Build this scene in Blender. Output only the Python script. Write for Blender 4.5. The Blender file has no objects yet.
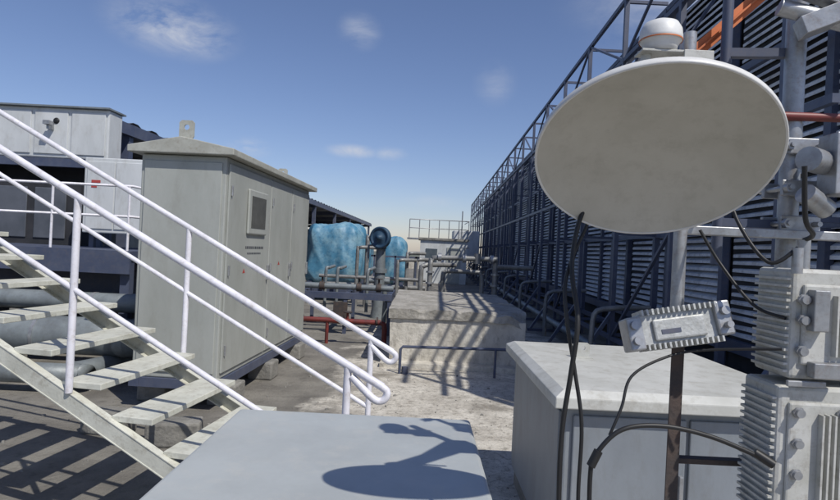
import bpy, bmesh, math, random
from mathutils import Vector, Matrix, noise as mnoise
random.seed(7)
S = bpy.context.scene
S.view_settings.view_transform='Standard'
try: S.view_settings.look='None'
except Exception: pass
S.view_settings.exposure=0
COL = S.collection

# ------------------------------------------------------------------ materials
def mat(name, c1, c2=None, rough=0.6, metal=0.0, scale=3.0, bump=0.0, bscale=40.0, streak=0.0, dirt=None, dirt_amt=0.4, lo=0.4, hi=0.62):
    m=bpy.data.materials.new(name); m.use_nodes=True
    nt=m.node_tree; N=nt.nodes; L=nt.links
    b=N['Principled BSDF']; b.inputs['Roughness'].default_value=rough; b.inputs['Metallic'].default_value=metal
    if c2 is None: c2=tuple(x*0.8 for x in c1)
    geo=N.new('ShaderNodeNewGeometry')
    mp=N.new('ShaderNodeMapping'); L.new(geo.outputs['Position'],mp.inputs['Vector'])
    mp.inputs['Scale'].default_value=(1,1,1-streak)
    n=N.new('ShaderNodeTexNoise'); n.inputs['Scale'].default_value=scale; n.inputs['Detail'].default_value=8; n.inputs['Roughness'].default_value=0.65
    L.new(mp.outputs[0],n.inputs['Vector'])
    r=N.new('ShaderNodeValToRGB'); r.color_ramp.elements[0].position=lo; r.color_ramp.elements[1].position=hi
    r.color_ramp.elements[0].color=(*c1,1); r.color_ramp.elements[1].color=(*c2,1)
    L.new(n.outputs['Fac'],r.inputs['Fac'])
    out=r.outputs['Color']
    if dirt:
        n2=N.new('ShaderNodeTexNoise'); n2.inputs['Scale'].default_value=scale*4.3; n2.inputs['Detail'].default_value=10; n2.inputs['Roughness'].default_value=0.75
        L.new(mp.outputs[0],n2.inputs['Vector'])
        mr=N.new('ShaderNodeMapRange'); mr.inputs[1].default_value=0.5; mr.inputs[2].default_value=0.72; mr.inputs[4].default_value=dirt_amt
        L.new(n2.outputs['Fac'],mr.inputs[0])
        mx=N.new('ShaderNodeMix'); mx.data_type='RGBA'; L.new(mr.outputs[0],mx.inputs[0]); L.new(out,mx.inputs[6]); mx.inputs[7].default_value=(*dirt,1)
        out=mx.outputs[2]
    L.new(out,b.inputs['Base Color'])
    if bump>0:
        n3=N.new('ShaderNodeTexNoise'); n3.inputs['Scale'].default_value=bscale; n3.inputs['Detail'].default_value=6
        L.new(geo.outputs['Position'],n3.inputs['Vector'])
        bp=N.new('ShaderNodeBump'); bp.inputs['Strength'].default_value=bump; bp.inputs['Distance'].default_value=0.02
        L.new(n3.outputs['Fac'],bp.inputs['Height']); L.new(bp.outputs[0],b.inputs['Normal'])
    return m

M_cab  = mat('cabinet_paint',(0.40,0.415,0.385),(0.345,0.36,0.33),0.5,0,1.6,0.03,60,0.6,(0.25,0.245,0.21),0.4)
M_cab2 = mat('pale_cabinet_paint',(0.415,0.44,0.435),(0.36,0.38,0.375),0.5,0,2.4,0.04,90,0.0,(0.50,0.48,0.43),0.45)
M_body = mat('shade_toned_cabinet_paint',(0.25,0.275,0.30),(0.20,0.22,0.24),0.5,0,1.6,0.03,60,0.6,(0.15,0.145,0.13),0.45)  # darker and bluer: shade on the right cabinet's sides put into its colour
M_roof = mat('cabinet_roof_paint',(0.44,0.445,0.395),(0.36,0.36,0.315),0.55,0,4,0.03,60,0,(0.22,0.19,0.14),0.6)
M_lid  = mat('dusty_lid_paint',(0.56,0.56,0.52),(0.46,0.46,0.42),0.6,0,2.2,0.04,70,0,(0.31,0.29,0.24),0.7)
M_white= mat('white_rail_paint',(0.80,0.79,0.84),(0.68,0.67,0.71),0.38,0,5,0.02,60,0,(0.36,0.30,0.23),0.5)
M_cream= mat('cream_tread_paint',(0.62,0.62,0.54),(0.50,0.50,0.43),0.6,0,4,0.08,60,0,(0.28,0.25,0.19),0.7)
M_steel= mat('blue_grey_steel',(0.060,0.075,0.125),(0.09,0.105,0.155),0.5,0,3,0,40,0,(0.15,0.13,0.12),0.4)
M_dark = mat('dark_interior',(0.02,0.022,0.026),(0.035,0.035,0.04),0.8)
M_louv = mat('louver_pvc',(0.74,0.77,0.82),(0.55,0.58,0.63),0.5,0,2.0,0,40,0,(0.22,0.21,0.20),0.75)
M_black= mat('black_rubber',(0.012,0.012,0.013),(0.02,0.02,0.02),0.5)
M_dish = mat('dish_paint',(0.50,0.485,0.43),(0.44,0.425,0.37),0.6,0,5,0.03,50,0,(0.27,0.25,0.21),0.35)
M_rim  = mat('dish_rim_paint',(0.72,0.72,0.70),(0.62,0.61,0.58),0.45,0,8)
M_gal  = mat('galvanised_steel',(0.42,0.43,0.44),(0.30,0.31,0.32),0.42,0.55,14,0.03,90,0,(0.20,0.13,0.08),0.5)
M_rust = mat('rusty_steel',(0.05,0.045,0.045),(0.09,0.065,0.055),0.75,0.1,12,0.15,90)
M_red  = mat('red_oxide_pipe',(0.20,0.035,0.028),(0.12,0.03,0.028),0.5,0,5)
M_orng = mat('orange_paint',(0.66,0.19,0.055),(0.48,0.13,0.04),0.5,0,8)
M_cast = mat('cast_aluminium',(0.50,0.51,0.50),(0.36,0.37,0.36),0.5,0.25,20,0.08,120,0,(0.20,0.18,0.15),0.6)
M_radio= mat('radio_paint',(0.54,0.54,0.51),(0.45,0.45,0.41),0.5,0,10,0.04,100,0,(0.22,0.19,0.15),0.65)
M_conc = mat('weathered_concrete',(0.27,0.26,0.235),(0.17,0.165,0.15),0.9,0,3,0.5,25,0,(0.08,0.075,0.07),0.6)
M_wwash= mat('old_whitewash',(0.64,0.61,0.54),(0.46,0.43,0.37),0.9,0,2.2,0.5,25,0.5,(0.17,0.15,0.125),0.8)
M_wtop = mat('dirty_slab_top',(0.42,0.40,0.36),(0.28,0.265,0.23),0.9,0,3,0.6,25,0,(0.12,0.11,0.09),0.85)
M_panel= mat('white_panel',(0.62,0.64,0.64),(0.52,0.54,0.54),0.5,0,1.5,0,40,0.6,(0.30,0.28,0.24),0.45)
M_shed = mat('shed_sheet',(0.13,0.14,0.16),(0.09,0.10,0.115),0.5,0.2,2)
M_insul= mat('pipe_cladding',(0.24,0.27,0.28),(0.17,0.19,0.20),0.5,0.2,3,0.1,18,0,(0.10,0.09,0.08),0.4)
M_tarp = mat('blue_tarp',(0.07,0.22,0.34),(0.22,0.38,0.46),0.5,0,2.2,0.5,6,0,(0.03,0.09,0.16),0.8,0.42,0.62)
M_tarp2= mat('dark_blue_paint',(0.025,0.065,0.12),(0.05,0.10,0.15),0.55,0,5)
M_glass= mat('smoked_window',(0.10,0.10,0.09),(0.14,0.14,0.125),0.15)
M_print= mat('printed_marking',(0.05,0.06,0.07),(0.08,0.08,0.09),0.6)
M_redp = mat('red_marking',(0.45,0.06,0.05),(0.4,0.06,0.05),0.6)
M_bldg = mat('distant_plaster',(0.50,0.49,0.47),(0.40,0.40,0.39),0.9,0,0.1)
M_win  = mat('distant_window',(0.07,0.09,0.11),(0.1,0.12,0.14),0.3)
M_land = mat('city_ground',(0.17,0.16,0.13),(0.07,0.09,0.05),0.95,0,0.02)
M_cuff = mat('grey_galv_pipe',(0.30,0.30,0.29),(0.20,0.20,0.195),0.5,0.3,6)

def floor_mat():
    m=bpy.data.materials.new('rooftop_screed'); m.use_nodes=True
    nt=m.node_tree; N=nt.nodes; L=nt.links; b=N['Principled BSDF']; b.inputs['Roughness'].default_value=0.92
    geo=N.new('ShaderNodeNewGeometry')
    def noi(scale,det=8,ro=0.65,dist=0):
        n=N.new('ShaderNodeTexNoise'); n.inputs['Scale'].default_value=scale; n.inputs['Detail'].default_value=det; n.inputs['Roughness'].default_value=ro
        n.inputs['Distortion'].default_value=dist; L.new(geo.outputs['Position'],n.inputs['Vector']); return n.outputs['Fac']
    def mr(src,a,b_,c=0,d=1):
        x=N.new('ShaderNodeMapRange'); x.inputs[1].default_value=a; x.inputs[2].default_value=b_; x.inputs[3].default_value=c; x.inputs[4].default_value=d; L.new(src,x.inputs[0]); return x.outputs[0]
    def mixc(f,a,bb):
        x=N.new('ShaderNodeMix'); x.data_type='RGBA'
        L.new(f,x.inputs[0])
        for k,v in ((6,a),(7,bb)):
            if isinstance(v,tuple): x.inputs[k].default_value=(*v,1)
            else: L.new(v,x.inputs[k])
        return x.outputs[2]
    def mth(op,a,bb):
        x=N.new('ShaderNodeMath'); x.operation=op
        for k,v in ((0,a),(1,bb)):
            if isinstance(v,(int,float)): x.inputs[k].default_value=v
            else: L.new(v,x.inputs[k])
        return x.outputs[0]
    conc=mixc(mr(noi(1.3),0.38,0.66),(0.25,0.235,0.205),(0.14,0.13,0.115))
    conc=mixc(mr(noi(9),0.52,0.75,0,0.6),conc,(0.075,0.07,0.06))
    wash=mixc(mr(noi(2.1),0.4,0.62),(0.70,0.66,0.58),(0.48,0.445,0.385))
    wash=mixc(mr(noi(14,10,0.8),0.5,0.64,0,0.85),wash,(0.19,0.17,0.14))
    wash=mixc(mr(noi(0.9,6,0.6,0.6),0.54,0.64,0,0.75),wash,(0.20,0.18,0.15))
    wash=mixc(mr(noi(5,10,0.75,1.2),0.55,0.63,0,0.6),wash,(0.25,0.22,0.18))
    wash=mixc(mr(noi(45,6,0.8),0.56,0.68,0,0.7),wash,(0.12,0.11,0.09))
    sp=N.new('ShaderNodeSeparateXYZ'); L.new(geo.outputs['Position'],sp.inputs[0])
    wob=mr(noi(1.6,6),0.3,0.7,-0.55,0.55)
    xx=mth('ADD',sp.outputs[0],wob)
    m1=mr(xx,-1.05,-0.55)
    m2=mr(mth('ADD',sp.outputs[1],wob),13.5,12.5)
    msk=mth('MULTIPLY',mth('MULTIPLY',m1,m2),mr(xx,2.7,2.2))
    L.new(mixc(msk,conc,wash),b.inputs['Base Color'])
    bp=N.new('ShaderNodeBump'); bp.inputs['Strength'].default_value=0.8; bp.inputs['Distance'].default_value=0.03
    L.new(noi(22,10,0.7),bp.inputs['Height']); L.new(bp.outputs[0],b.inputs['Normal'])
    return m
M_floor=floor_mat()

# ------------------------------------------------------------------ mesh helpers
def group(name,loc=(0,0,0)):
    e=bpy.data.objects.new(name,None); e.location=loc; e.empty_display_size=0.2
    COL.objects.link(e); return e
class MB:
    def __init__(s,M=None): s.v=[]; s.f=[]; s.M=M or Matrix.Identity(4); s.sm=[]
    def add(s,vs,fs,smooth=False,M=None):
        o=len(s.v); T=s.M if M is None else s.M@M
        s.v+=[tuple(T@Vector(v)) for v in vs]; s.f+=[tuple(i+o for i in f) for f in fs]; s.sm+=[smooth]*len(fs)
    def box(s,x0,x1,y0,y1,z0,z1,M=None):
        v=[(x0,y0,z0),(x1,y0,z0),(x1,y1,z0),(x0,y1,z0),(x0,y0,z1),(x1,y0,z1),(x1,y1,z1),(x0,y1,z1)]
        s.add(v,[(0,3,2,1),(4,5,6,7),(0,1,5,4),(1,2,6,5),(2,3,7,6),(3,0,4,7)],M=M)
    def beam(s,a,b,w,h,up=(0,0,1)):
        a=Vector(a);b=Vector(b);d=(b-a).normalized();u=Vector(up)
        if abs(d.dot(u))>0.98:u=Vector((0,1,0))
        r=d.cross(u).normalized();u=r.cross(d)
        vs=[]
        for p in(a,b):
            for sx,sz in((-1,-1),(1,-1),(1,1),(-1,1)): vs.append(p+r*w/2*sx+u*h/2*sz)
        s.add(vs,[(3,2,1,0),(4,5,6,7),(0,1,5,4),(1,2,6,5),(2,3,7,6),(3,0,4,7)])
    def tube(s,pts,r,n=14,smooth_path=0):
        P=[Vector(p) for p in pts]
        if smooth_path and len(P)>2:
            Q=[]
            for i in range(len(P)-1):
                p0=P[max(i-1,0)];p1=P[i];p2=P[i+1];p3=P[min(i+2,len(P)-1)]
                for k in range(smooth_path):
                    t=k/smooth_path
                    Q.append(0.5*((2*p1)+(-p0+p2)*t+(2*p0-5*p1+4*p2-p3)*t*t+(-p0+3*p1-3*p2+p3)*t**3))
            Q.append(P[-1]);P=Q
        T=[]
        for i in range(len(P)):
            a=P[max(i-1,0)];b=P[min(i+1,len(P)-1)];T.append((b-a).normalized())
        ref=Vector((0,0,1)) if abs(T[0].z)<0.9 else Vector((0,1,0))
        nrm=T[0].cross(ref).normalized();vs=[];fs=[]
        rr=r if isinstance(r,(list,tuple)) else [r]*len(P)
        for i,p in enumerate(P):
            if i>0:
                nrm=(nrm-T[i]*nrm.dot(T[i])).normalized()
            bn=T[i].cross(nrm)
            for k in range(n):
                a=2*math.pi*k/n; vs.append(p+(nrm*math.cos(a)+bn*math.sin(a))*rr[i])
        for i in range(len(P)-1):
            for k in range(n):
                fs.append((i*n+k,i*n+(k+1)%n,(i+1)*n+(k+1)%n,(i+1)*n+k))
        s.add(vs,fs,True)
        s.add(vs[:n],[tuple(range(n-1,-1,-1))]); s.add(vs[-n:],[tuple(range(n))])
    def lathe(s,prof,n=32,M=None):
        vs=[];fs=[]
        for r,z in prof:
            for k in range(n):
                a=2*math.pi*k/n; vs.append((r*math.cos(a),r*math.sin(a),z))
        for i in range(len(prof)-1):
            for k in range(n): fs.append((i*n+k,i*n+(k+1)%n,(i+1)*n+(k+1)%n,(i+1)*n+k))
        s.add(vs,fs,True,M)
    def make(s,name,m,parent=None,bevel=0,seg=2):
        me=bpy.data.meshes.new(name); me.from_pydata(s.v,[],s.f); me.update()
        for p,k in zip(me.polygons,s.sm): p.use_smooth=k
        bm=bmesh.new(); bm.from_mesh(me); bmesh.ops.recalc_face_normals(bm,faces=bm.faces); bm.to_mesh(me); bm.free()
        me.materials.append(m)
        o=bpy.data.objects.new(name,me); COL.objects.link(o)
        if parent is not None:
            o.parent=parent; o.matrix_parent_inverse=Matrix.Translation(parent.location).inverted()
        if bevel:
            b=o.modifiers.new('bevel','BEVEL'); b.width=bevel; b.segments=seg; b.limit_method='ANGLE'; b.angle_limit=math.radians(50)
            b.harden_normals=False
        return o

# ------------------------------------------------------------------ ground + floor
b=MB(); b.add([(-3000,-3000,-16),(3000,-3000,-16),(3000,3000,-16),(-3000,3000,-16)],[(0,1,2,3)]); b.make('ground',M_land)
b=MB(); b.box(-22,14,-12,52,-0.4,0); b.make('rooftop_floor',M_floor)
g=group('parapet_wall',(0,51.8,0)); b=MB(); b.box(-22,14,51.7,51.95,0,1.0); b.make('wall',M_wwash,g)
b=MB(); b.box(-22.05,14.05,51.65,52.0,1.0,1.08); b.make('coping',M_conc,g)

# ------------------------------------------------------------------ big left cabinet
C0=Vector((-1.93,5.64,0)); Mc=Matrix.Translation(C0)@Matrix.Rotation(math.radians(-3.0),4,'Z')
g=group('electrical_enclosure',(-2.35,7.2,0))
W=.86;Lc=3.28;z0=.32;z1=2.52
b=MB(Mc); b.box(-W,0,0,Lc,z0,z1); b.make('body',M_cab,g,0.012)
b=MB(Mc)
for y0,y1 in ((.05,1.36),(1.38,2.30),(2.32,3.23)): b.box(0.0,0.02,y0,y1,z0+.06,z1-.06)
b.box(-W+.04,-.04,-.015,0.001,z0+.06,z1-.06)
b.make('door_panels',M_cab,g,0.006)
b=MB(Mc)
b.box(.02,.05,.55,1.16,1.78,2.27); b.make('window_frame',M_cab,g,0.014)
b=MB(Mc); b.box(.05,.053,.62,1.09,1.85,2.2); b.make('window_pane',M_glass,g)
b=MB(Mc)
for y in (1.31,2.25,3.18):
    b.box(.02,.05,y-.018,y+.018,1.25,1.43)
for y in (.10,1.43,2.37):
    for z in (.6,1.4,2.2): b.tube([(.028,y,z-.05),(.028,y,z+.05)],.012,8)
b.make('handles_hinges',M_gal,g,0.003)
b=MB(Mc)
random.seed(3)
y=.56
while y<1.14:
    w=random.uniform(.02,.045); b.box(.02,.0212,y,y+w,1.62,1.65); y+=w+.014
y=.62
while y<1.05:
    w=random.uniform(.015,.035); b.box(.02,.0212,y,y+w,1.56,1.58); y+=w+.012
b.make('lettering',M_print,g)
b=MB(Mc); b.add([(.0215,1.75,1.42),(.0215,1.83,1.42),(.0215,1.79,1.47)],[(0,1,2)]); b.add([(.0215,.5,1.36),(.0215,.58,1.36),(.0215,.54,1.41)],[(0,1,2)]); b.make('warning_mark',M_redp,g)
b=MB(Mc)
ov=.10; xl=-W-ov; xr=ov; xm=-W/2; ya=-ov; yb=Lc+ov; ze=z1+.005; zf=z1+.07; zr=z1+.17
prof=[(xl,ze),(xr,ze),(xr,zf),(xm,zr),(xl,zf)]
vs=[(x,ya,z) for x,z in prof]+[(x,yb,z) for x,z in prof]
b.add(vs,[(0,1,2,3,4),(9,8,7,6,5),(0,5,6,1),(1,6,7,2),(2,7,8,3),(3,8,9,4),(4,9,5,0)])
b.make('roof_cap',M_roof,g,0.008)
def lug(M,w,h,t,name,m,parent):
    b=MB(M); n=16; R=w*.18; cz=h*.66
    outer=[];inner=[]
    for k in range(n):
        a=2*math.pi*k/n+math.pi/n; c,s_=math.cos(a),math.sin(a)
        q=1/max(abs(c),abs(s_)); ox=c*q*w/2; oz=cz+(s_*q)*(h-cz if s_>0 else cz)
        outer.append((ox,oz)); inner.append((c*R,cz+s_*R))
    vs=[(x,-t/2,z) for x,z in outer]+[(x,-t/2,z) for x,z in inner]+[(x,t/2,z) for x,z in outer]+[(x,t/2,z) for x,z in inner]
    fs=[]
    for k in range(n):
        j=(k+1)%n
        fs+=[(k,j,n+j,n+k),(2*n+k,3*n+k,3*n+j,2*n+j),(k,2*n+k,2*n+j,j),(n+k,n+j,3*n+j,3*n+k)]
    b.add(vs,fs); return b.make(name,m,parent)
lug(Mc@Matrix.Translation((xm+.02,-.02,zr-.03)),.15,.2,.015,'lifting_lug',M_roof,g)
lug(Mc@Matrix.Translation((xm,Lc,zr-.03)),.15,.2,.015,'lifting_lug_rear',M_roof,g)
b=MB(Mc); b.box(-W-.02,-W+.08,-.02,Lc+.02,z0-.1,z0-.002); b.box(-.08,.02,-.02,Lc+.02,z0-.1,z0-.002); b.box(-W+.08,-.08,-.02,.06,z0-.1,z0-.002)
b.make('base_channel',M_steel,g,0.004)
b=MB(Mc)
for y in (.25,1.45,2.8):
    for x in (-W,-.12):
        b.box(x-.08,x+.22,y,y+.3,0,z0-.102)
b.make('concrete_pads',M_conc,g,0.02)

# ------------------------------------------------------------------ staircase
g=group('metal_staircase',(-1.4,3.4,0))
sl=-.51; sy=-.18; KN=1.05; KF=.97
def near(X,dz=0): 
    x=X/KN; return Vector((X,KN*(2.7+sy*(x+.157)),1.7+KN*(1.055-1.7+sl*(x+.157))+dz*KN))
def far(X,dz=0):
    x=X/KF; return Vector((X,KF*(4.0+sy*(x+.16)),1.7+KF*(.985-1.7+sl*(x+.16))+dz*KF))
rails=MB()
for fn,xs in ((near,-4.4),(far,-4.4)):
    p=fn(-.15)
    rails.tube([fn(xs),fn(-1.5),fn(-.18),p],.0205,16)
    rails.tube([p+Vector((-.01,0,.003)),p+Vector((.018,0,-.016)),p+Vector((.02,0,-.045)),p+Vector((-.005,0,-.068)),p+Vector((-.05,0,-.055)),fn(-.31,-.02)+Vector((0,0,-.02))],.019,12,4)
rails.tube([near(-4.4,-.48),near(-.33,-.48)],.016,14)
rails.tube([far(-4.4,-.48),far(-.30,-.48)],.016,14)
for X in (-4.2,-3.05,-1.88,-.33): rails.tube([near(X,-1.02),near(X)],.0195,14)
for X in (-4.3,-3.5,-1.67,-.30): rails.tube([far(X,-.99),far(X)],.0195,14)
rails.make('handrails',M_white,g)
st=MB()
def stringer(fn,xa,xb,side):
    a=fn(xa,-1.02);c=fn(xb,-1.02)
    h1=-.10
    vs=[a,c,c+Vector((0,0,h1)),a+Vector((0,0,h1))]; off=Vector((.0018,.01,0))*side
    st.add([*vs,*[v+off for v in vs]],[(0,1,2,3),(7,6,5,4),(0,4,5,1),(1,5,6,2),(2,6,7,3),(3,7,4,0)])
    for z in (0,h1):
        st.beam(a+Vector((0,.022*side,z)),c+Vector((0,.022*side,z)),.05,.008)
stringer(near,-4.4,-.14,1); stringer(far,-4.4,-.2,-1)
st.make('stringers',M_cream,g,0.002)
tr=MB()
X=-4.15
def solve_far(z):
    lo_,hi_=-6,1
    for _ in range(40):
        m_=(lo_+hi_)/2
        if far(m_,-1.0).z>z: lo_=m_
        else: hi_=m_
    return lo_
while X<-.35:
    a=near(X,-1.0); xf=solve_far(a.z); c=far(xf,-1.0); c.z=a.z
    dx=Vector((.24,-.043,0))
    t=.035
    vs=[a+Vector((0,.03,0)),a+dx+Vector((0,.03,0)),c+dx+Vector((0,-.02,0)),c+Vector((0,-.02,0))]
    lo=[v-Vector((0,0,t)) for v in vs]
    tr.add(vs+lo,[(0,1,2,3),(7,6,5,4),(0,4,5,1),(1,5,6,2),(2,6,7,3),(3,7,4,0)])
    X+=.315
tr.make('treads',M_cream,g,0.004)
b=MB(); b.box(-6.2,-4.35,3.3,4.85,2.1,2.18); b.make('landing',M_cream,g)
b=MB()
for x,y in ((-6.1,3.4),(-4.5,3.5),(-6.1,4.7),(-4.5,4.75)): b.tube([(x,y,0),(x,y,2.1)],.04)
b.make('landing_legs',M_steel,g)
g=group('concrete_blocks',(-1.7,4.6,0)); b=MB()
for x,y,w,d,h,r in ((-1.95,4.75,.42,.22,.2,12),(-2.6,4.95,.4,.2,.2,-5),(-1.35,4.9,.3,.3,.22,20)):
    b.box(-w/2,w/2,-d/2,d/2,0,h,M=Matrix.Translation((x,y,0))@Matrix.Rotation(math.radians(r),4,'Z'))
b.make('blocks',M_conc,g,0.02)

# ------------------------------------------------------------------ foreground cabinet
g=group('outdoor_power_cabinet',(-.2,1.64,0))
b=MB(); b.box(-.585,.175,1.24,2.035,.1,1.045); b.make('body',M_cab2,g,0.01)
b=MB(); b.box(-.62,.21,1.205,2.07,1.045,1.1); b.make('lid',M_cab2,g,0.014,3)
b=MB(); b.box(-.54,.13,1.225,1.241,.15,1.0); b.make('door',M_cab2,g,0.006)
b=MB(); b.box(-.1,-.07,1.2,1.226,.5,.64); b.make('handle',M_gal,g,0.004)
b=MB(); b.box(-.57,.16,1.26,2.02,0,.1); b.make('plinth',M_conc,g)

# ------------------------------------------------------------------ right cabinet
g=group('outdoor_power_cabinet',(1.3,3.6,0))
b=MB(); b.box(.76,1.98,2.86,4.3,.12,.965); b.make('body',M_body,g,0.01)
b=MB()
x0,x1,y0,y1=.69,2.05,2.78,4.38
vs=[(x0,y0,.965),(x1,y0,.965),(x1,y1,.965),(x0,y1,.965),(x0,y0,1.02),(x1,y0,1.02),(x1,y1,1.02),(x0,y1,1.02),(x0+.05,y0+.05,1.05),(x1-.05,y0+.05,1.05),(x1-.05,y1-.05,1.05),(x0+.05,y1-.05,1.05)]
b.add(vs,[(3,2,1,0),(0,1,5,4),(1,2,6,5),(2,3,7,6),(3,0,4,7),(4,5,9,8),(5,6,10,9),(6,7,11,10),(7,4,8,11),(8,9,10,11)])
b.make('lid',M_lid,g,0.006)
b=MB(); b.box(.80,1.36,2.842,2.861,.18,.92); b.box(1.38,1.94,2.842,2.861,.18,.92); b.box(.745,.761,2.92,4.24,.18,.92); b.make('doors',M_body,g,0.006)
b=MB(); b.box(1.325,1.345,2.815,2.842,.5,.65); b.make('handle',M_gal,g,0.004)
b=MB(); b.box(.78,1.96,2.88,4.28,0,.12); b.make('plinth',M_conc,g)
lug(Matrix.Translation((1.09,3.75,1.048)),.09,.1,.012,'lifting_lug',M_lid,g)
b=MB(); b.box(1.03,1.15,3.71,3.79,1.05,1.056); b.make('lug_base',M_lid,g)

# ------------------------------------------------------------------ concrete block in the middle
g=group('whitewashed_plinth',(.6,10.3,0))
def rough_box(name,x0,x1,y0,y1,z0,z1,m,parent,cut,amp,seed,chips=()):
    bm=bmesh.new(); bmesh.ops.create_cube(bm,size=1)
    bmesh.ops.scale(bm,vec=(x1-x0,y1-y0,z1-z0),verts=bm.verts); bmesh.ops.translate(bm,vec=((x0+x1)/2,(y0+y1)/2,(z0+z1)/2),verts=bm.verts)
    bmesh.ops.subdivide_edges(bm,edges=bm.edges,cuts=cut,use_grid_fill=True)
    for v in bm.verts:
        nz=mnoise.noise_vector(v.co*3+Vector((seed,0,0)))+.5*mnoise.noise_vector(v.co*11+Vector((seed,0,0)))
        v.co+=nz*amp
        for (cx,cy,cz,r,dz) in chips:
            d=(v.co-Vector((cx,cy,cz))).length
            if d<r: v.co+=Vector((-.25*dz,0.4*dz,-dz))*(1-d/r)
    me=bpy.data.meshes.new(name); bm.to_mesh(me); bm.free(); me.materials.append(m)
    o=bpy.data.objects.new(name,me); COL.objects.link(o); o.parent=parent; o.matrix_parent_inverse=Matrix.Translation(parent.location).inverted()
    return o
rough_box('body',-.38,1.60,8.43,12.2,-.02,.70,M_wwash,g,20,.010,1)
rough_box('slab',-.41,1.65,8.39,12.3,.695,.83,M_wtop,g,30,.014,5,((1.66,8.38,.83,.32,.18),(1.2,8.38,.83,.18,.06),(.1,8.38,.83,.14,.06),(.65,8.38,.83,.1,.04)))
rough_box('toe',-.5,1.75,8.2,8.44,-.02,.07,M_wwash,g,14,.02,9)
g=group('conduit_rail',(.6,7.8,0)); b=MB()
b.tube([(-.2,7.85,0),(-.2,7.85,.33),(-.17,7.85,.37),(1.95,7.9,.40)],.020,10)
b.tube([(1.1,7.87,0),(1.1,7.87,.38)],.018,10); b.tube([(-.13,7.85,.0),(-.13,7.85,.1)],.045,10); b.make('pipe',M_steel,g)

# ------------------------------------------------------------------ small pipes & platform in the middle
g=group('pipe_gantry',(.9,13.2,0)); b=MB()
b.tube([(.25,12.9,.0),(.25,12.9,1.38),(.30,12.9,1.5),(.42,12.9,1.55),(1.75,12.9,1.57)],.055,12,3)
b.tube([(.55,13.2,.0),(.55,13.2,1.1),(.6,13.2,1.22),(.7,13.2,1.25),(1.35,13.2,1.25),(1.42,13.2,1.2),(1.45,13.2,1.1),(1.45,13.2,0)],.05,12,3)
b.tube([(1.72,13.0,0),(1.72,13.0,1.52)],.06,12); b.tube([(1.3,12.9,1.45),(1.3,12.9,1.68)],.08,12); b.tube([(1.72,13,1.4),(2.6,13.2,1.4)],.055,12)
b.tube([(.05,13.6,0),(.05,13.6,1.2),(.1,13.6,1.32),(.25,13.7,1.36),(.9,14.5,1.36)],.06,12,3)
b.make('pipes',M_cuff,g)
b=MB()
for x in(.45,1.0,1.62): b.tube([(x-.04,12.9,1.56),(x+.04,12.9,1.56)],.095,12)
b.tube([(1.0,12.9,1.6),(1.0,12.9,1.8)],.015,8); b.lathe([(.09,0),(.1,.012),(.09,.024)],16,Matrix.Translation((1.0,12.9,1.78)))
for z in (.95,1.2): b.tube([(.25,12.9,z),(.25,12.9,z+.04)],.09,12); b.tube([(1.72,13,z),(1.72,13,z+.04)],.1,12)
b.make('flanges_valve',M_gal,g)

g=group('steel_pipe_rack',(-1.6,12,0)); b=MB()
for y in (11.2,12.6): b.beam((-4.6,y,.74),(-.5,y,.74),.1,.12)
for x in (-4.5,-3.3,-2.3,-1.4,-.55):
    b.beam((x,11.2,.74),(x,12.6,.74),.08,.1)
    for y in(11.2,12.6): b.beam((x,y,0),(x,y,.67),.07,.07)
b.make('frame',M_steel,g)
b=MB(); b.tube([(-4.6,11.7,.88),(-.5,11.7,.88)],.06,12); b.tube([(-4.6,12.1,.86),(-1,12.1,.86),(-.7,12.1,.8),(-.7,12.1,0)],.05,12,3)
for x in (-2.0,-1.75,-1.1): b.tube([(x,12.4,.3),(x,12.4,1.15),(x+.05,12.45,1.22),(x+.1,12.9,1.25)],.035,10,3)
b.make('pipes',M_insul,g)
b=MB()
for x in (-1.95,-1.2,-.8): 
    b.tube([(x,11.7,.88),(x,11.7,1.06)],.02,8); b.lathe([(0.001,0),(.07,0),(.075,.01),(.07,.02),(0.001,.02)],14,Matrix.Translation((x,11.7,1.06))); b.tube([(x-.05,11.7,.88),(x+.05,11.7,.88)],.085,12)
b.box(-1.62,-1.35,11.1,11.15,.2,.62)
b.make('valves',M_rust,g)
g=group('red_pipework',(-1.2,10,0)); b=MB()
b.tube([(-4.4,10.0,.42),(-.62,10.0,.40)],.045,14)
b.tube([(-1.55,10,.42),(-1.55,10,0)],.03,12); b.tube([(-1.2,10,.42),(-1.2,10.0,.55)],.022,12); b.tube([(-.62,10.0,.40),(-.56,10.0,.37),(-.55,10,.3),(-.55,10,0)],.045,12)
b.make('pipes',M_red,g)
b=MB(); b.lathe([(0.001,0),(.07,0),(.08,.01),(.07,.02),(0.001,.02)],16,Matrix.Translation((-1.2,10,.55)))
for x in (-2.0,-1.3,-.70): b.tube([(x,10,.42),(x+.03,10,.42)],.075,14)
b.make('flanges',M_rust,g)

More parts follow.
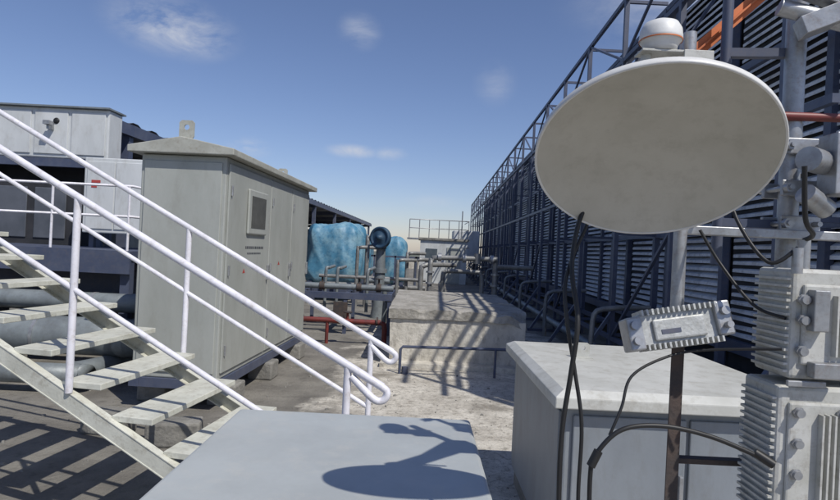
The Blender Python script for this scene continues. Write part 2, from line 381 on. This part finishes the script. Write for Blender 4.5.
def tarp(gname,x0,x1,y0,y1,z0,z1,seed):
    g=group(gname,((x0+x1)/2,(y0+y1)/2,0))
    bm=bmesh.new(); bmesh.ops.create_cube(bm,size=2); bmesh.ops.subdivide_edges(bm,edges=bm.edges,cuts=34,use_grid_fill=True)
    for v in bm.verts:
        c=v.co.copy(); e=4.5
        nrm=(abs(c.x)**e+abs(c.y)**e+abs(c.z)**e)**(1/e); c=c/nrm
        if c.z<0: c.x*=1-.06*c.z; c.y*=1-.05*c.z
        p=Vector(((x0+x1)/2+c.x*(x1-x0)/2,(y0+y1)/2+c.y*(y1-y0)/2,(z0+z1)/2+c.z*(z1-z0)/2))
        fold=abs(mnoise.noise(Vector((p.x*2.2+seed,p.y*2.2,p.z*.6))))
        f=fold*-.14+mnoise.noise(Vector((p.x*5+seed,p.y*5,p.z*1.5)))*.03+mnoise.noise(p*1.3+Vector((seed,0,0)))*.10
        p+=c.normalized()*f
        if c.z>.3: p.z+=.15*mnoise.noise(Vector((p.x*1.2+seed*3,p.y*.8,0)))
        v.co=p
    me=bpy.data.meshes.new('tarpaulin'); bm.to_mesh(me); bm.free(); me.materials.append(M_tarp)
    for p in me.polygons: p.use_smooth=True
    o=bpy.data.objects.new('tarpaulin',me); COL.objects.link(o); o.parent=g; o.matrix_parent_inverse=Matrix.Translation(g.location).inverted()
    b=MB()
    for x in(x0+.2,x1-.2):
        for y in (y0+.2,y1-.2): b.box(x-.07,x+.07,y-.07,y+.07,0,z0+.15)
    b.make('legs',M_steel,g)
tarp('tarpaulin_covered_tank',-3.5,-1.75,17.3,19.5,.45,2.45,1)
tarp('tarpaulin_covered_tank',-1.5,-.45,21.5,23.5,.3,2.2,4)
tarp('tarpaulin_covered_tank',-3.6,-2.0,22.5,26,.4,2.3,8)
g=group('riser_pipes',(-1,16,0)); b=MB()
for x,y,h,r_ in ((-1.75,16.2,1.7,.05),(-1.5,16.4,2.0,.06),(-.6,16.0,1.4,.05),(-.35,16.3,1.6,.05),(-.1,18.0,1.4,.06)):
    b.tube([(x,y,0),(x,y,h-.12),(x+.04,y,h-.03),(x+.14,y,h),(x+.5,y+.3,h)],r_,12,3)
b.tube([(-2.8,16.2,.85),(.2,16.2,.85)],.05,12); b.tube([(-2.8,16.5,.6),(.2,16.5,.6)],.07,12)
b.make('pipes',M_cuff,g)
b=MB()
for x in (-1.3,-.7,-.1): b.beam((x,16.6,0),(x,16.6,1.5),.05,.05)
b.beam((-1.4,16.6,1.47),(0,16.6,1.47),.05,.05); b.make('frame',M_steel,g)
g=group('cooling_fan_unit',(-.95,14,0)); b=MB()
Mr=Matrix.Translation((-.95,13.85,1.95))@Matrix.Rotation(math.radians(-25),4,'Z')@Matrix.Rotation(math.radians(90),4,'X')
b.lathe([(0.001,.16),(.05,.16),(.055,.09),(.17,.085),(.20,.08),(.205,.10),(.26,.10),(.265,.09),(.265,-.02),(.20,-.05),(.20,-.12),(.16,-.16),(0.001,-.16)],28,Mr)
b.box(-1.08,-.82,13.88,14.12,1.68,1.78); b.make('drum',M_tarp2,g,.0)
b=MB(); b.tube([(-.95,14,0),(-.95,14,.3),(-.95,14,1.72)],[.19,.15,.11],14); b.tube([(-.95,14,1.1),(-.95,14,1.2)],.17,14)
b.tube([(-1.2,14,.9),(-.7,14,.9)],.06,12); b.tube([(-1.25,14,1.35),(-1.25,14,1.75),(-.95,14,1.8)],.03,10); b.make('column',M_insul,g)
g=group('white_plant_room',(1.2,31,0))
b=MB(); b.box(0,2.45,30,33,.0,2.25); b.make('walls',M_panel,g)
b=MB(); b.box(-.1,2.55,29.9,33.1,2.25,2.36); b.make('roof_slab',M_conc,g)
b=MB(); b.box(.3,.9,29.97,30.001,1.1,1.8); b.make('window',M_win,g)
b=MB(); b.box(1.4,2.1,29.96,30.001,.05,1.9); b.make('door',M_cab,g)
b=MB()
for z in(2.85,3.3): b.tube([(-.6,30,z),(2.5,30,z),(2.5,33,z)],.022,8)
for i in range(7): b.tube([(-.6+i*.515,30,2.3),(-.6+i*.515,30,3.3)],.02,8)
b.tube([(2.2,31,2.3),(2.2,31,3.9)],.03,8)
b.box(-.7,-.1,29.9,31,2.25,2.33)
b.make('railing',M_gal,g)
g=group('water_tank',(3.0,36,0)); b=MB(); b.box(2.0,3.6,35,37,1.4,3.0); b.make('tank',M_panel,g,.05)
b=MB()
for x in(2.1,3.5):
    for y in(35.1,36.9): b.box(x-.06,x+.06,y-.06,y+.06,0,1.4)
b.make('stand',M_steel,g)

# ------------------------------------------------------------------ left: shed, AHU, platform, pipes
g=group('plant_shed',(-9,28,0)); 
b=MB(); xr_=-5.3; YS=9.75
n=228; 
vs=[];fs=[]
for i in range(n+1):
    y=YS+i*(39/n); dz=.03*(1 if (i%4)<2 else -1)
    vs+=[(xr_+.028*y-.3,y,3.72+dz),(-13.5,y,3.2+dz)]
for i in range(n): fs.append((2*i,2*i+1,2*i+3,2*i+2))
b.add(vs,fs); b.make('roof_sheet',M_shed,g)
b=MB(); b.beam((xr_+.02-.03,YS,3.58),(xr_+1.06,48.6,3.58),.12,.2); 
for i in range(8):
    y=YS+.6+i*5.3; x=xr_+.028*y-.35
    b.beam((x,y,0),(x,y,3.5),.15,.15); b.beam((x,y,3.5),(-13.4,y,3.0),.1,.2)
b.make('steelwork',M_steel,g)
b=MB(); b.box(-13.6,-13.4,YS,48.6,0,3.0); b.box(-13.4,-5.6,48.3,48.6,0,3.0); b.make('rear_wall',M_conc,g)
b=MB()
for i in range(7): 
    y=12.5+i*5.2; b.box(-10.5,-6.6,y,y+3.4,.2,2.3)
b.make('chillers',M_insul,g,.03)

g=group('air_handling_unit',(-7,9.3,0))
b=MB(); b.box(-9.6,-4.98,9.05,9.45,2.87,3.66); b.make('casing',M_panel,g,.02)
b=MB()
for x0,x1 in ((-9.5,-8.5),(-8.44,-7.3),(-7.24,-6.2),(-6.14,-5.62),(-5.56,-5.03)): b.box(x0,x1,9.03,9.051,2.93,3.6)
b.make('panels',M_panel,g,.006)
b=MB(); b.box(-9.7,-4.95,8.98,9.5,3.66,3.685); b.make('top_trim',M_insul,g)
b=MB(); Mr=Matrix.Translation((-5.8,9.03,3.45))@Matrix.Rotation(math.radians(90),4,'X'); b.lathe([(0.001,.01),(.045,.01),(.05,0)],16,Mr); b.make('port',M_black,g)
b=MB(); b.box(-5.87,-5.83,8.9,9.03,3.3,3.42);b.box(-5.9,-5.8,8.85,8.95,3.36,3.42); b.make('hook',M_gal,g)
b=MB()
for x in (-9.4,-7.4,-5.1):
    for y in(9.15,9.4): b.beam((x,y,1.5),(x,y,2.86),.07,.07)
b.beam((-9.6,9.1,2.8),(-4.98,9.1,2.8),.1,.13)
b.make('stand',M_steel,g)

g=group('service_platform',(-6.5,8.6,0))
b=MB(); b.box(-10,-3.75,7.5,9.7,1.42,1.5); b.make('deck',M_steel,g)
b=MB(); b.box(-10,-3.75,7.45,7.5,1.2,1.5)
b.beam((-10,8.6,1.05),(-3.8,8.6,1.05),.3,.5)
for x in (-9.5,-7.6,-5.7,-3.85):
    for y in (7.6,9.6): b.beam((x,y,0),(x,y,1.42),.12,.12)
b.make('beams',M_steel,g)
b=MB(); b.box(-10,-5.5,9.68,9.72,0,2.8); b.box(-9.5,-4.4,8.8,9.6,.1,1.15); b.make('painted_shade_back',M_dark,g)  # near-black sheet and block; shade around the platform put into their colour
b=MB()
for z in (1.95,2.35): b.tube([(-10,7.55,z),(-3.8,7.55,z),(-3.8,9.6,z)],.017,8)
for i in range(7): x=-9.9+i*1.01; b.tube([(x,7.55,1.5),(x,7.55,2.35)],.017,8)
b.make('guard_rail',M_white,g)
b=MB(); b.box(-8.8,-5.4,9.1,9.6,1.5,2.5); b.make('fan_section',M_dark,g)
b=MB()
for i in range(5): x=-8.6+i*.62; b.box(x,x+.5,9.08,9.101,1.6,2.4)
b.make('filter_panels',M_shed,g,.01)
g=group('junction_box',(-4.45,8.6,0))
b=MB(); b.box(-4.95,-4.05,8.4,8.95,1.72,2.82); b.make('casing',M_panel,g,.015)
b=MB(); b.box(-4.9,-4.5,8.385,8.401,1.78,2.76); b.box(-4.48,-4.1,8.385,8.401,1.78,2.76); b.make('doors',M_panel,g,.005)
b=MB(); b.box(-4.83,-4.70,8.38,8.386,2.45,2.49); b.box(-4.83,-4.75,8.38,8.386,2.38,2.41); b.make('red_label',M_redp,g)
b=MB(); 
for x in(-4.9,-4.1): b.beam((x,8.6,1.5),(x,8.6,1.72),.07,.07)
b.make('feet',M_steel,g)

g=group('insulated_pipes',(-6,6.9,0)); b=MB()
b.tube([(-11,6.75,.50),(-3.8,6.75,.50),(-3.5,6.8,.50),(-3.3,7.1,.50),(-3.3,11,.50)],.22,22,4)
b.tube([(-11,7.3,.84),(-3.9,7.3,.84),(-3.65,7.4,.84),(-3.6,7.7,.84),(-3.6,11,.84)],.12,18,4)
b.tube([(-11,6.1,.2),(-4.1,6.1,.2),(-3.7,6.2,.2),(-3.55,6.6,.2),(-3.5,7,.2)],.11,18,4)
b.make('pipes',M_insul,g)
b=MB()
for x in (-9.5,-8.2,-6.9,-5.6,-4.4): 
    b.tube([(x,6.75,.5),(x+.04,6.75,.5)],.228,22); b.tube([(x+.3,7.3,.84),(x+.34,7.3,.84)],.127,18)
b.make('bands',M_gal,g)
b=MB()
for x in(-9,-7,-5.1): b.box(x,x+.2,6.5,7.0,0,.3); b.box(x,x+.12,7.2,7.4,0,.72)
b.make('supports',M_conc,g)

# ------------------------------------------------------------------ right: steel frame + cooling tower louvers
def fx(y,o=0): return 2.72+.03*y+o
g=group('steel_support_frame',(4,25,0)); b=MB()
ys=[4.6+i*2.1 for i in range(22)]
H=5.7
for i,y in enumerate(ys):
    b.beam((fx(y),y,0),(fx(y),y,H),.065,.065); 
    b.beam((fx(y,.62),y,0),(fx(y,.62),y,H-.15),.08,.08)
    for z in (H-.05,3.9,2.1,.55): b.beam((fx(y),y,z),(fx(y,.62),y,z),.045,.045)
    b.beam((fx(y),y,4.2),(fx(y,.62),y,5.2),.035,.035)
    b.beam((fx(y,-.55),y,.03),(fx(y),y,.9),.05,.05)
    b.beam((fx(y,-.6),y,.03),(fx(y,.6),y,.03),.08,.06)
    if i<len(ys)-1:
        y2=ys[i+1]
        if i%2==0: b.beam((fx(y),y,4.75),(fx(y2),y2,H),.035,.035)
        else: b.beam((fx(y),y,H),(fx(y2),y2,4.75),.035,.035); b.beam((fx(y),y,2.1),(fx(y2),y2,.5),.04,.04)
ya,yb=ys[0]-.6,ys[-1]
for z in (H,4.75,2.9,.5): b.beam((fx(ya),ya,z),(fx(yb),yb,z),.055,.065)
for z in (H-.15,3.9,2.1,.5): b.beam((fx(ya,.62),ya,z),(fx(yb,.62),yb,z),.06,.08)
b.make('members',M_steel,g)
g=group('cooling_tower_bank',(5,25,0)); sb=MB(); db=MB(); pb=MB()
y=3.6
random.seed(11)
while y<47:
    y2=y+3.5
    xo=.90
    nsl=50
    for j in range(nsl):
        z=.85+j*.095
        for (ya_,yb_) in ((y+.06,y+1.72),(y+1.78,y2-.06)):
            xa=fx(ya_,xo);xb=fx(yb_,xo); t=.006
            da=random.uniform(-.009,.009); dd=random.uniform(-.009,.009); ox=random.uniform(-.006,.006)
            cs=[(0,0),(0,.036),(.085,.088),(.085,.082),(t,.033),(t,0)]
            vs=[(xa+cx+ox,ya_,z+cz+da) for cx,cz in cs]+[(xb+cx-ox,yb_,z+cz+dd) for cx,cz in cs]
            k=len(cs)
            sb.add(vs,[(i,(i+1)%k,k+(i+1)%k,k+i) for i in range(k)]+[tuple(range(k-1,-1,-1)),tuple(range(k,2*k))])
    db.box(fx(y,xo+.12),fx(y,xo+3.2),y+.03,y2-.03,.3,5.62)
    for yy in (y,y+1.75): pb.beam((fx(yy,xo-.01),yy,.3),(fx(yy,xo-.01),yy,5.65),.09,.1)
    pb.beam((fx(y,xo-.02),y,5.66),(fx(y2,xo-.02),y2,5.66),.12,.1)
    pb.beam((fx(y,xo-.02),y,.74),(fx(y2,xo-.02),y2,.74),.14,.14)
    y=y2+.12
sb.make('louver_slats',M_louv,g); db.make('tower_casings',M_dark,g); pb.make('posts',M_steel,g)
g=group('foot_pipework',(3,20,0)); b=MB()
b.tube([(fx(5,-.1),5,.25),(fx(46,-.1),46,.25)],.07,12); b.make('pipe_dark',M_insul,g)
b=MB()
for i in range(10):
    y=8.6+i*3.7; b.tube([(fx(y,-.35),y,0),(fx(y,-.35),y,.75),(fx(y,-.2),y,.95),(fx(y,.5),y,1.0)],.04,10,3)
b.make('drop_pipes',M_cuff,g)

# ------------------------------------------------------------------ antenna mast with dish and gear
g=group('antenna_mast',(.586,1.3,0)); mx,my=.586,1.3
b=MB(); b.tube([(mx,my,1.57),(mx,my,2.22)],.0145,16); b.make('pole',M_gal,g)
b=MB(); b.box(mx-.014,mx+.014,my-.018,my-.014,.0,1.60); b.box(mx+.010,mx+.014,my-.014,my+.02,.0,1.60)
b.box(mx+.014,.83,my-.012,my+.012,1.25,1.262); b.box(mx+.014,.83,my-.012,my+.012,.85,.862); b.box(mx+.014,.83,my-.012,my+.012,.45,.462); b.box(.815,.85,my-.018,my+.02,.0,1.3)
b.box(mx-.1,.95,my-.1,my+.1,0,.02); b.make('ladder_angle',M_rust,g,.001)
b=MB(); b.tube([(.845,1.33,1.2),(.845,1.33,2.6)],.022,16); b.make('second_pole',M_gal,g)
Dc=Vector((.409,1.03,1.880))
gd=group('parabolic_dish_antenna',Dc)
nrm=Vector((-.13,-.58,-.80)).normalized()
xa=Vector((1,0,0)); xa=(xa-nrm*xa.dot(nrm)).normalized(); ya_=nrm.cross(xa)
Md=Matrix(((xa.x,ya_.x,nrm.x,Dc.x),(xa.y,ya_.y,nrm.y,Dc.y),(xa.z,ya_.z,nrm.z,Dc.z),(0,0,0,1)))
R=.204
prof=[(max(.0005,R*t),-.044*(1-t**2.2)) for t in [i/16 for i in range(17)]]
b=MB(Md); b.lathe(prof,80); b.make('reflector',M_dish,gd)
b=MB(Md); b.lathe([(r,z-.006) for r,z in prof],80); b.make('reflector_back',M_rim,gd)
b=MB(Md); b.lathe([(R-.001,-.004),(R,.001),(R+.0025,.0025),(R+.0045,.000),(R+.0045,-.010),(R+.002,-.012),(R-.001,-.007)],80); b.make('rim',M_rim,gd)
b=MB(); back=Dc-nrm*.05
b.tube([back+nrm*.003,back-nrm*.06],.04,20); b.beam(back-nrm*.05,Vector((mx,my-.02,1.93)),.04,.03)
b.box(mx-.035,mx+.035,my-.04,my+.03,1.88,1.96); b.beam(back-nrm*.03,Vector((mx,my-.02,2.0)),.02,.02); b.make('mount',M_gal,gd,.002)
gg=group('gps_antenna',(.514,1.3,2.2)); gx,gy=.512,1.28
b=MB(); b.lathe([(0.0005,2.236),(.02,2.235),(.036,2.228),(.044,2.214),(.046,2.196),(.046,2.19),(.040,2.184),(.036,2.176),(.034,2.165),(.0005,2.165)],32,Matrix.Translation((gx,gy,0))); b.make('radome',M_rim,gg)
b=MB(); b.lathe([(.0462,2.191),(.0468,2.1895),(.0462,2.188)],32,Matrix.Translation((gx,gy,0))); b.make('seam',M_orng,gg)
b=MB(); b.box(gx-.05,mx+.03,gy-.03,gy+.02,2.158,2.163); b.box(gx+.04,mx+.03,gy-.034,gy-.030,2.135,2.163); b.tube([(gx-.03,gy,2.12),(gx-.03,gy,2.158)],.012,12); b.tube([(gx+.03,gy,2.13),(gx+.03,gy,2.158)],.009,10); b.make('bracket',M_radio,gg,.001)
gg=group('orange_angle_bar',(.7,1.4,2.3)); b=MB(); b.beam((.60,1.4,2.17),(.86,1.4,2.42),.032,.004,(0,1,0)); b.beam((.60,1.4,2.17),(.86,1.4,2.42),.004,.03,(0,1,0)); b.make('angle',M_orng,gg)
gm=group('finned_radio_module',(.56,1.22,1.56))
Mm=Matrix.Translation((.556,1.225,1.563))@Matrix.Rotation(math.radians(-10),4,'Y')@Matrix.Rotation(math.radians(-14),4,'X')
b=MB(Mm); b.box(-.085,.075,-.018,.03,-.035,.035); b.box(-.06,.05,-.026,-.018,-.025,.02); b.make('housing',M_cast,gm,.006)
b=MB(Mm)
for i in range(15): x=-.08+i*.011; b.box(x,x+.004,-.03,.032,.03,.042); b.box(x,x+.004,-.03,.032,-.042,-.03)
b.make('fins',M_cast,gm)
b=MB(Mm); b.box(-.115,-.083,-.03,.025,-.04,.03); b.box(.072,.105,-.03,.025,-.03,.042)
b.tube([(-.1,-.031,-.02),(-.1,-.04,-.02)],.009,12); b.tube([(-.1,-.031,.012),(-.1,-.04,.012)],.009,12); b.tube([(.09,-.031,.02),(.09,-.04,.02)],.009,12); b.tube([(.09,-.031,-.01),(.09,-.045,-.01)],.007,12); b.make('end_clamps',M_gal,gm,.004)
b=MB(Mm); b.box(-.045,-.005,-.0275,-.026,-.012,-.003); b.make('label_recess',M_steel,gm)
b=MB(); b.box(mx-.03,mx+.03,1.255,1.285,1.54,1.585); b.tube([(mx-.022,1.25,1.575),(mx-.022,1.33,1.575)],.005,8); b.tube([(mx+.022,1.25,1.55),(mx+.022,1.33,1.55)],.005,8); b.make('pole_clamp',M_gal,gm)
gr=group('remote_radio_unit',(.80,1.2,1.5))
DX=.035
def rru(z0,z1,x0,x1):
    b=MB(); b.box(x0,x1,1.13,1.25,z0,z1); b.make('body',M_radio,gr,.008)
    b=MB(); b.box(x0+.018,x1-.018,1.122,1.131,z0+.03,z1-.03); b.make('front_cover',M_radio,gr,.005)
    b=MB()
    n=int((z1-z0-.02)/.014)
    for i in range(n): z=z0+.012+i*.014; b.box(x0-.008,x0+.001,1.135,1.245,z,z+.005)
    for i in range(5): x=x0+.075+i*.012; b.box(x,x+.004,1.108,1.123,z0+.05,z1-.05)
    b.make('side_fins',M_radio,gr)
rru(1.482,1.70,.70+DX,.93); rru(1.19,1.468,.682+DX,.93)
b=MB()
for x,z in ((.715,1.64),(.715,1.60),(.715,1.54),(.715,1.42),(.715,1.36),(.715,1.30),(.80,1.42)): b.tube([(x+DX,1.125,z),(x+DX,1.108,z)],.0085,12); b.tube([(x+DX,1.118,z),(x+DX,1.114,z)],.0115,6)
b.box(.76,.79,1.10,1.123,1.58,1.66); b.box(.765,.83,1.10,1.123,1.49,1.52)
b.tube([(.735,1.12,1.69),(.735,1.12,1.74)],.01,10); b.tube([(.80,1.2,1.7),(.80,1.2,1.76)],.012,10)
b.box(.725,.80,1.115,1.123,1.47,1.482)
b.make('connectors',M_gal,gr,.002)
gc=group('mounting_brackets',(.84,1.28,2.0)); b=MB()
for z in (1.80,1.88,1.975): b.box(.805,.895,1.29,1.30,z-.018,z+.018); b.box(.805,.895,1.36,1.37,z-.018,z+.018); b.tube([(.815,1.27,z),(.815,1.39,z)],.006,8); b.tube([(.88,1.27,z),(.88,1.39,z)],.006,8); b.tube([(.815,1.275,z),(.815,1.288,z)],.012,6)
b.beam((.60,1.31,1.775),(.95,1.28,1.775),.03,.02); b.beam((.80,1.25,2.22),(1.0,1.2,2.30),.05,.04); b.beam((.78,1.24,2.32),(1.0,1.25,2.26),.035,.05); b.tube([(.76,1.26,2.27),(1.0,1.22,2.2)],.018,12)
b.tube([(.80,1.2,1.93),(.86,1.24,1.93)],.026,16); b.tube([(.81,1.22,1.86),(.87,1.24,1.83)],.022,16)
b.box(.86,.93,1.2,1.26,1.86,1.99)
b.make('clamps',M_gal,gc,.002)
b=MB(); b.tube([(.78,1.31,2.045),(.98,1.30,2.045)],.010,12); b.make('red_arm',M_red,gc)
b=MB(); b.tube([(.70,1.36,1.70),(.70,1.36,2.42)],.012,12); b.beam((.70,1.36,2.20),(.86,1.34,2.20),.02,.02); b.beam((.70,1.36,1.80),(.86,1.34,1.80),.02,.02); b.make('dark_stay',M_steel,gc)
gk=group('black_cables',(.3,1.2,1.2)); b=MB()
b.tube([(.47,1.16,1.84),(.36,1.18,1.83),(.325,1.18,1.78),(.305,1.15,1.68),(.308,1.1,1.58),(.30,1.1,1.48),(.288,1.1,1.36),(.29,1.1,1.2),(.31,1.1,.8),(.3,1.12,.3),(.4,1.2,.02)],.0048,10,8)
b.tube([(.48,1.18,1.83),(.37,1.2,1.80),(.335,1.19,1.75),(.295,1.15,1.66),(.292,1.12,1.58),(.31,1.11,1.48),(.325,1.1,1.38),(.325,1.1,1.25),(.33,1.1,1.1),(.32,1.1,.6),(.42,1.2,.02)],.0038,10,8)
b.tube([(.37,1.15,.6),(.365,1.15,1.1),(.362,1.15,1.27),(.372,1.15,1.31),(.42,1.15,1.36),(.50,1.15,1.372),(.60,1.15,1.355),(.70,1.14,1.32)],.0048,10,8)
b.tube([(.40,1.16,1.345),(.425,1.17,1.40),(.45,1.19,1.46),(.52,1.2,1.50),(.60,1.2,1.52),(.72,1.13,1.54)],.003,8,8)
b.tube([(.66,1.25,1.9),(.655,1.2,1.80),(.69,1.14,1.71),(.735,1.12,1.74)],.004,8,8)
b.tube([(.74,1.12,1.9),(.76,1.14,1.8),(.79,1.16,1.77),(.80,1.2,1.76)],.005,8,8)
b.tube([(.62,1.28,1.775),(.66,1.26,1.70),(.70,1.2,1.62),(.73,1.14,1.60)],.0035,8,8)
b.make('cables',M_black,gk)
b=MB(); b.tube([(.362,1.15,1.285),(.376,1.15,1.316)],.009,12); b.tube([(.685,1.145,1.33),(.715,1.13,1.312)],.009,12); b.make('cable_glands',M_black,gk)

# ------------------------------------------------------------------ debris on the floor
g=group('loose_rubble',(0,6,0)); b=MB(); random.seed(5)
for i in range(420):
    x=random.uniform(-3.5,2.2); y=random.uniform(4.0,9.5); r=random.choice([.007,.009,.012,.022])*random.uniform(.6,1.3)
    if -2.9<x<-1.7 and 5.5<y<9: continue
    if -.45<x<1.7 and y>8.3: continue
    Mx=Matrix.Translation((x,y,r*.3))@Matrix.Rotation(random.uniform(0,6),4,'Z')@Matrix.Diagonal((r,r*random.uniform(.5,1),r*.5,1))
    n=6
    vs=[(math.cos(2*math.pi*k/n)*random.uniform(.7,1.1),math.sin(2*math.pi*k/n)*random.uniform(.7,1.1),-.6) for k in range(n)]+[(math.cos(2*math.pi*k/n)*random.uniform(.4,.8),math.sin(2*math.pi*k/n)*random.uniform(.4,.8),random.uniform(.5,.9)) for k in range(n)]
    b.add(vs,[tuple(range(n,2*n))]+[(k,(k+1)%n,n+(k+1)%n,n+k) for k in range(n)],M=Mx)
b.make('stones',M_conc,g)

# ------------------------------------------------------------------ distant city
random.seed(21)
for i in range(40):
    y=random.uniform(110,520); x=random.uniform(-.75,.75)*y; w=random.uniform(10,26); d=random.uniform(10,20); h=random.uniform(6,16.5)
    g=group('apartment_building',(x,y,-16)); b=MB(); b.box(x-w/2,x+w/2,y,y+d,-16,-16+h); b.box(x-w/5,x,y+3,y+7,-16+h,-13.5+h); b.make('walls',M_bldg,g)
    b=MB(); nf=int(h/3.2); nx=int(w/3)
    for f in range(nf):
        for q in range(nx): 
            xx=x-w/2+.9+q*(w-1)/nx; b.box(xx,xx+1.4,y-.05,y+.01,-16+f*3.2+1,-16+f*3.2+2.4)
    if nf: b.make('windows',M_win,g)

# ------------------------------------------------------------------ light
s=Vector((.55,-.62,1.06)).normalized()
el=math.asin(s.z); az=math.atan2(s.x,s.y)
sl_=bpy.data.lights.new('sun','SUN'); sl_.energy=3.8; sl_.angle=math.radians(.5); sl_.color=(1,.96,.89)
so=bpy.data.objects.new('sun',sl_); so.rotation_euler=s.to_track_quat('Z','Y').to_euler(); COL.objects.link(so)
w=bpy.data.worlds.new('World'); S.world=w; w.use_nodes=True; nt=w.node_tree; N=nt.nodes; L=nt.links
bg=N['Background']; bg.inputs[1].default_value=.10
sk=N.new('ShaderNodeTexSky'); sk.sky_type='NISHITA'; sk.sun_disc=False; sk.sun_elevation=el; sk.sun_rotation=az; sk.air_density=1.0; sk.dust_density=0.4; sk.ozone_density=3.5
tc=N.new('ShaderNodeTexCoord')
def mth(op,a,bb=0.0):
    x=N.new('ShaderNodeMath'); x.operation=op
    for k,v in ((0,a),(1,bb)):
        if isinstance(v,(int,float)): x.inputs[k].default_value=v
        else: L.new(v,x.inputs[k])
    return x.outputs[0]
tot=None
for (u,v,sx,sz,amt) in ((-.444,.365,.085,.042,1),(-.123,.375,.035,.028,.45),(-.304,.164,.035,.017,.65),(-.127,.166,.045,.012,.9),(-.061,.165,.03,.012,.6),(.117,.296,.035,.035,.25),(.02,.085,.05,.012,.3),(-.35,.62,.2,.08,.8),(.5,.5,.2,.1,.6)):
    d=Vector((u,1,v)).normalized()
    sb_=N.new('ShaderNodeVectorMath'); sb_.operation='SUBTRACT'; L.new(tc.outputs['Generated'],sb_.inputs[0]); sb_.inputs[1].default_value=d
    sc=N.new('ShaderNodeVectorMath'); sc.operation='MULTIPLY'; L.new(sb_.outputs[0],sc.inputs[0]); sc.inputs[1].default_value=(1/sx,1/.3,1/sz)
    ln=N.new('ShaderNodeVectorMath'); ln.operation='LENGTH'; L.new(sc.outputs[0],ln.inputs[0])
    mr=N.new('ShaderNodeMapRange'); mr.interpolation_type='SMOOTHSTEP'; mr.inputs[1].default_value=1.25; mr.inputs[2].default_value=0.0; mr.inputs[3].default_value=0; mr.inputs[4].default_value=amt; L.new(ln.outputs['Value'],mr.inputs[0])
    tot=mr.outputs[0] if tot is None else mth('MAXIMUM',tot,mr.outputs[0])
mp=N.new('ShaderNodeMapping'); L.new(tc.outputs['Generated'],mp.inputs['Vector']); mp.inputs['Scale'].default_value=(1,1,2.2)
nz=N.new('ShaderNodeTexNoise'); nz.inputs['Scale'].default_value=11; nz.inputs['Detail'].default_value=9; nz.inputs['Roughness'].default_value=.62; nz.inputs['Distortion'].default_value=.4; L.new(mp.outputs[0],nz.inputs['Vector'])
mr=N.new('ShaderNodeMapRange'); mr.inputs[1].default_value=.34; mr.inputs[2].default_value=.64; L.new(nz.outputs['Fac'],mr.inputs[0])
fac=mth('MULTIPLY',tot,mr.outputs[0])
tn=N.new('ShaderNodeMix'); tn.data_type='RGBA'; tn.blend_type='MULTIPLY'; tn.inputs[0].default_value=1; L.new(sk.outputs[0],tn.inputs[6]); tn.inputs[7].default_value=(1.02,.95,1.06,1)
mx_=N.new('ShaderNodeMix'); mx_.data_type='RGBA'; L.new(fac,mx_.inputs[0]); L.new(tn.outputs[2],mx_.inputs[6]); mx_.inputs[7].default_value=(6.0,6.3,7.0,1)
L.new(mx_.outputs[2],bg.inputs[0])

# ------------------------------------------------------------------ camera
cd=bpy.data.cameras.new('camera'); cd.lens=24.65; cd.sensor_width=36; cd.clip_start=.02; cd.clip_end=6000
co=bpy.data.objects.new('camera',cd); COL.objects.link(co)
r=math.radians(2.8); c_,s_=math.cos(r),math.sin(r)
co.matrix_world=Matrix(((c_,-s_,0,0),(0,0,-1,0),(s_,c_,0,1.7),(0,0,0,1)))
S.camera=co
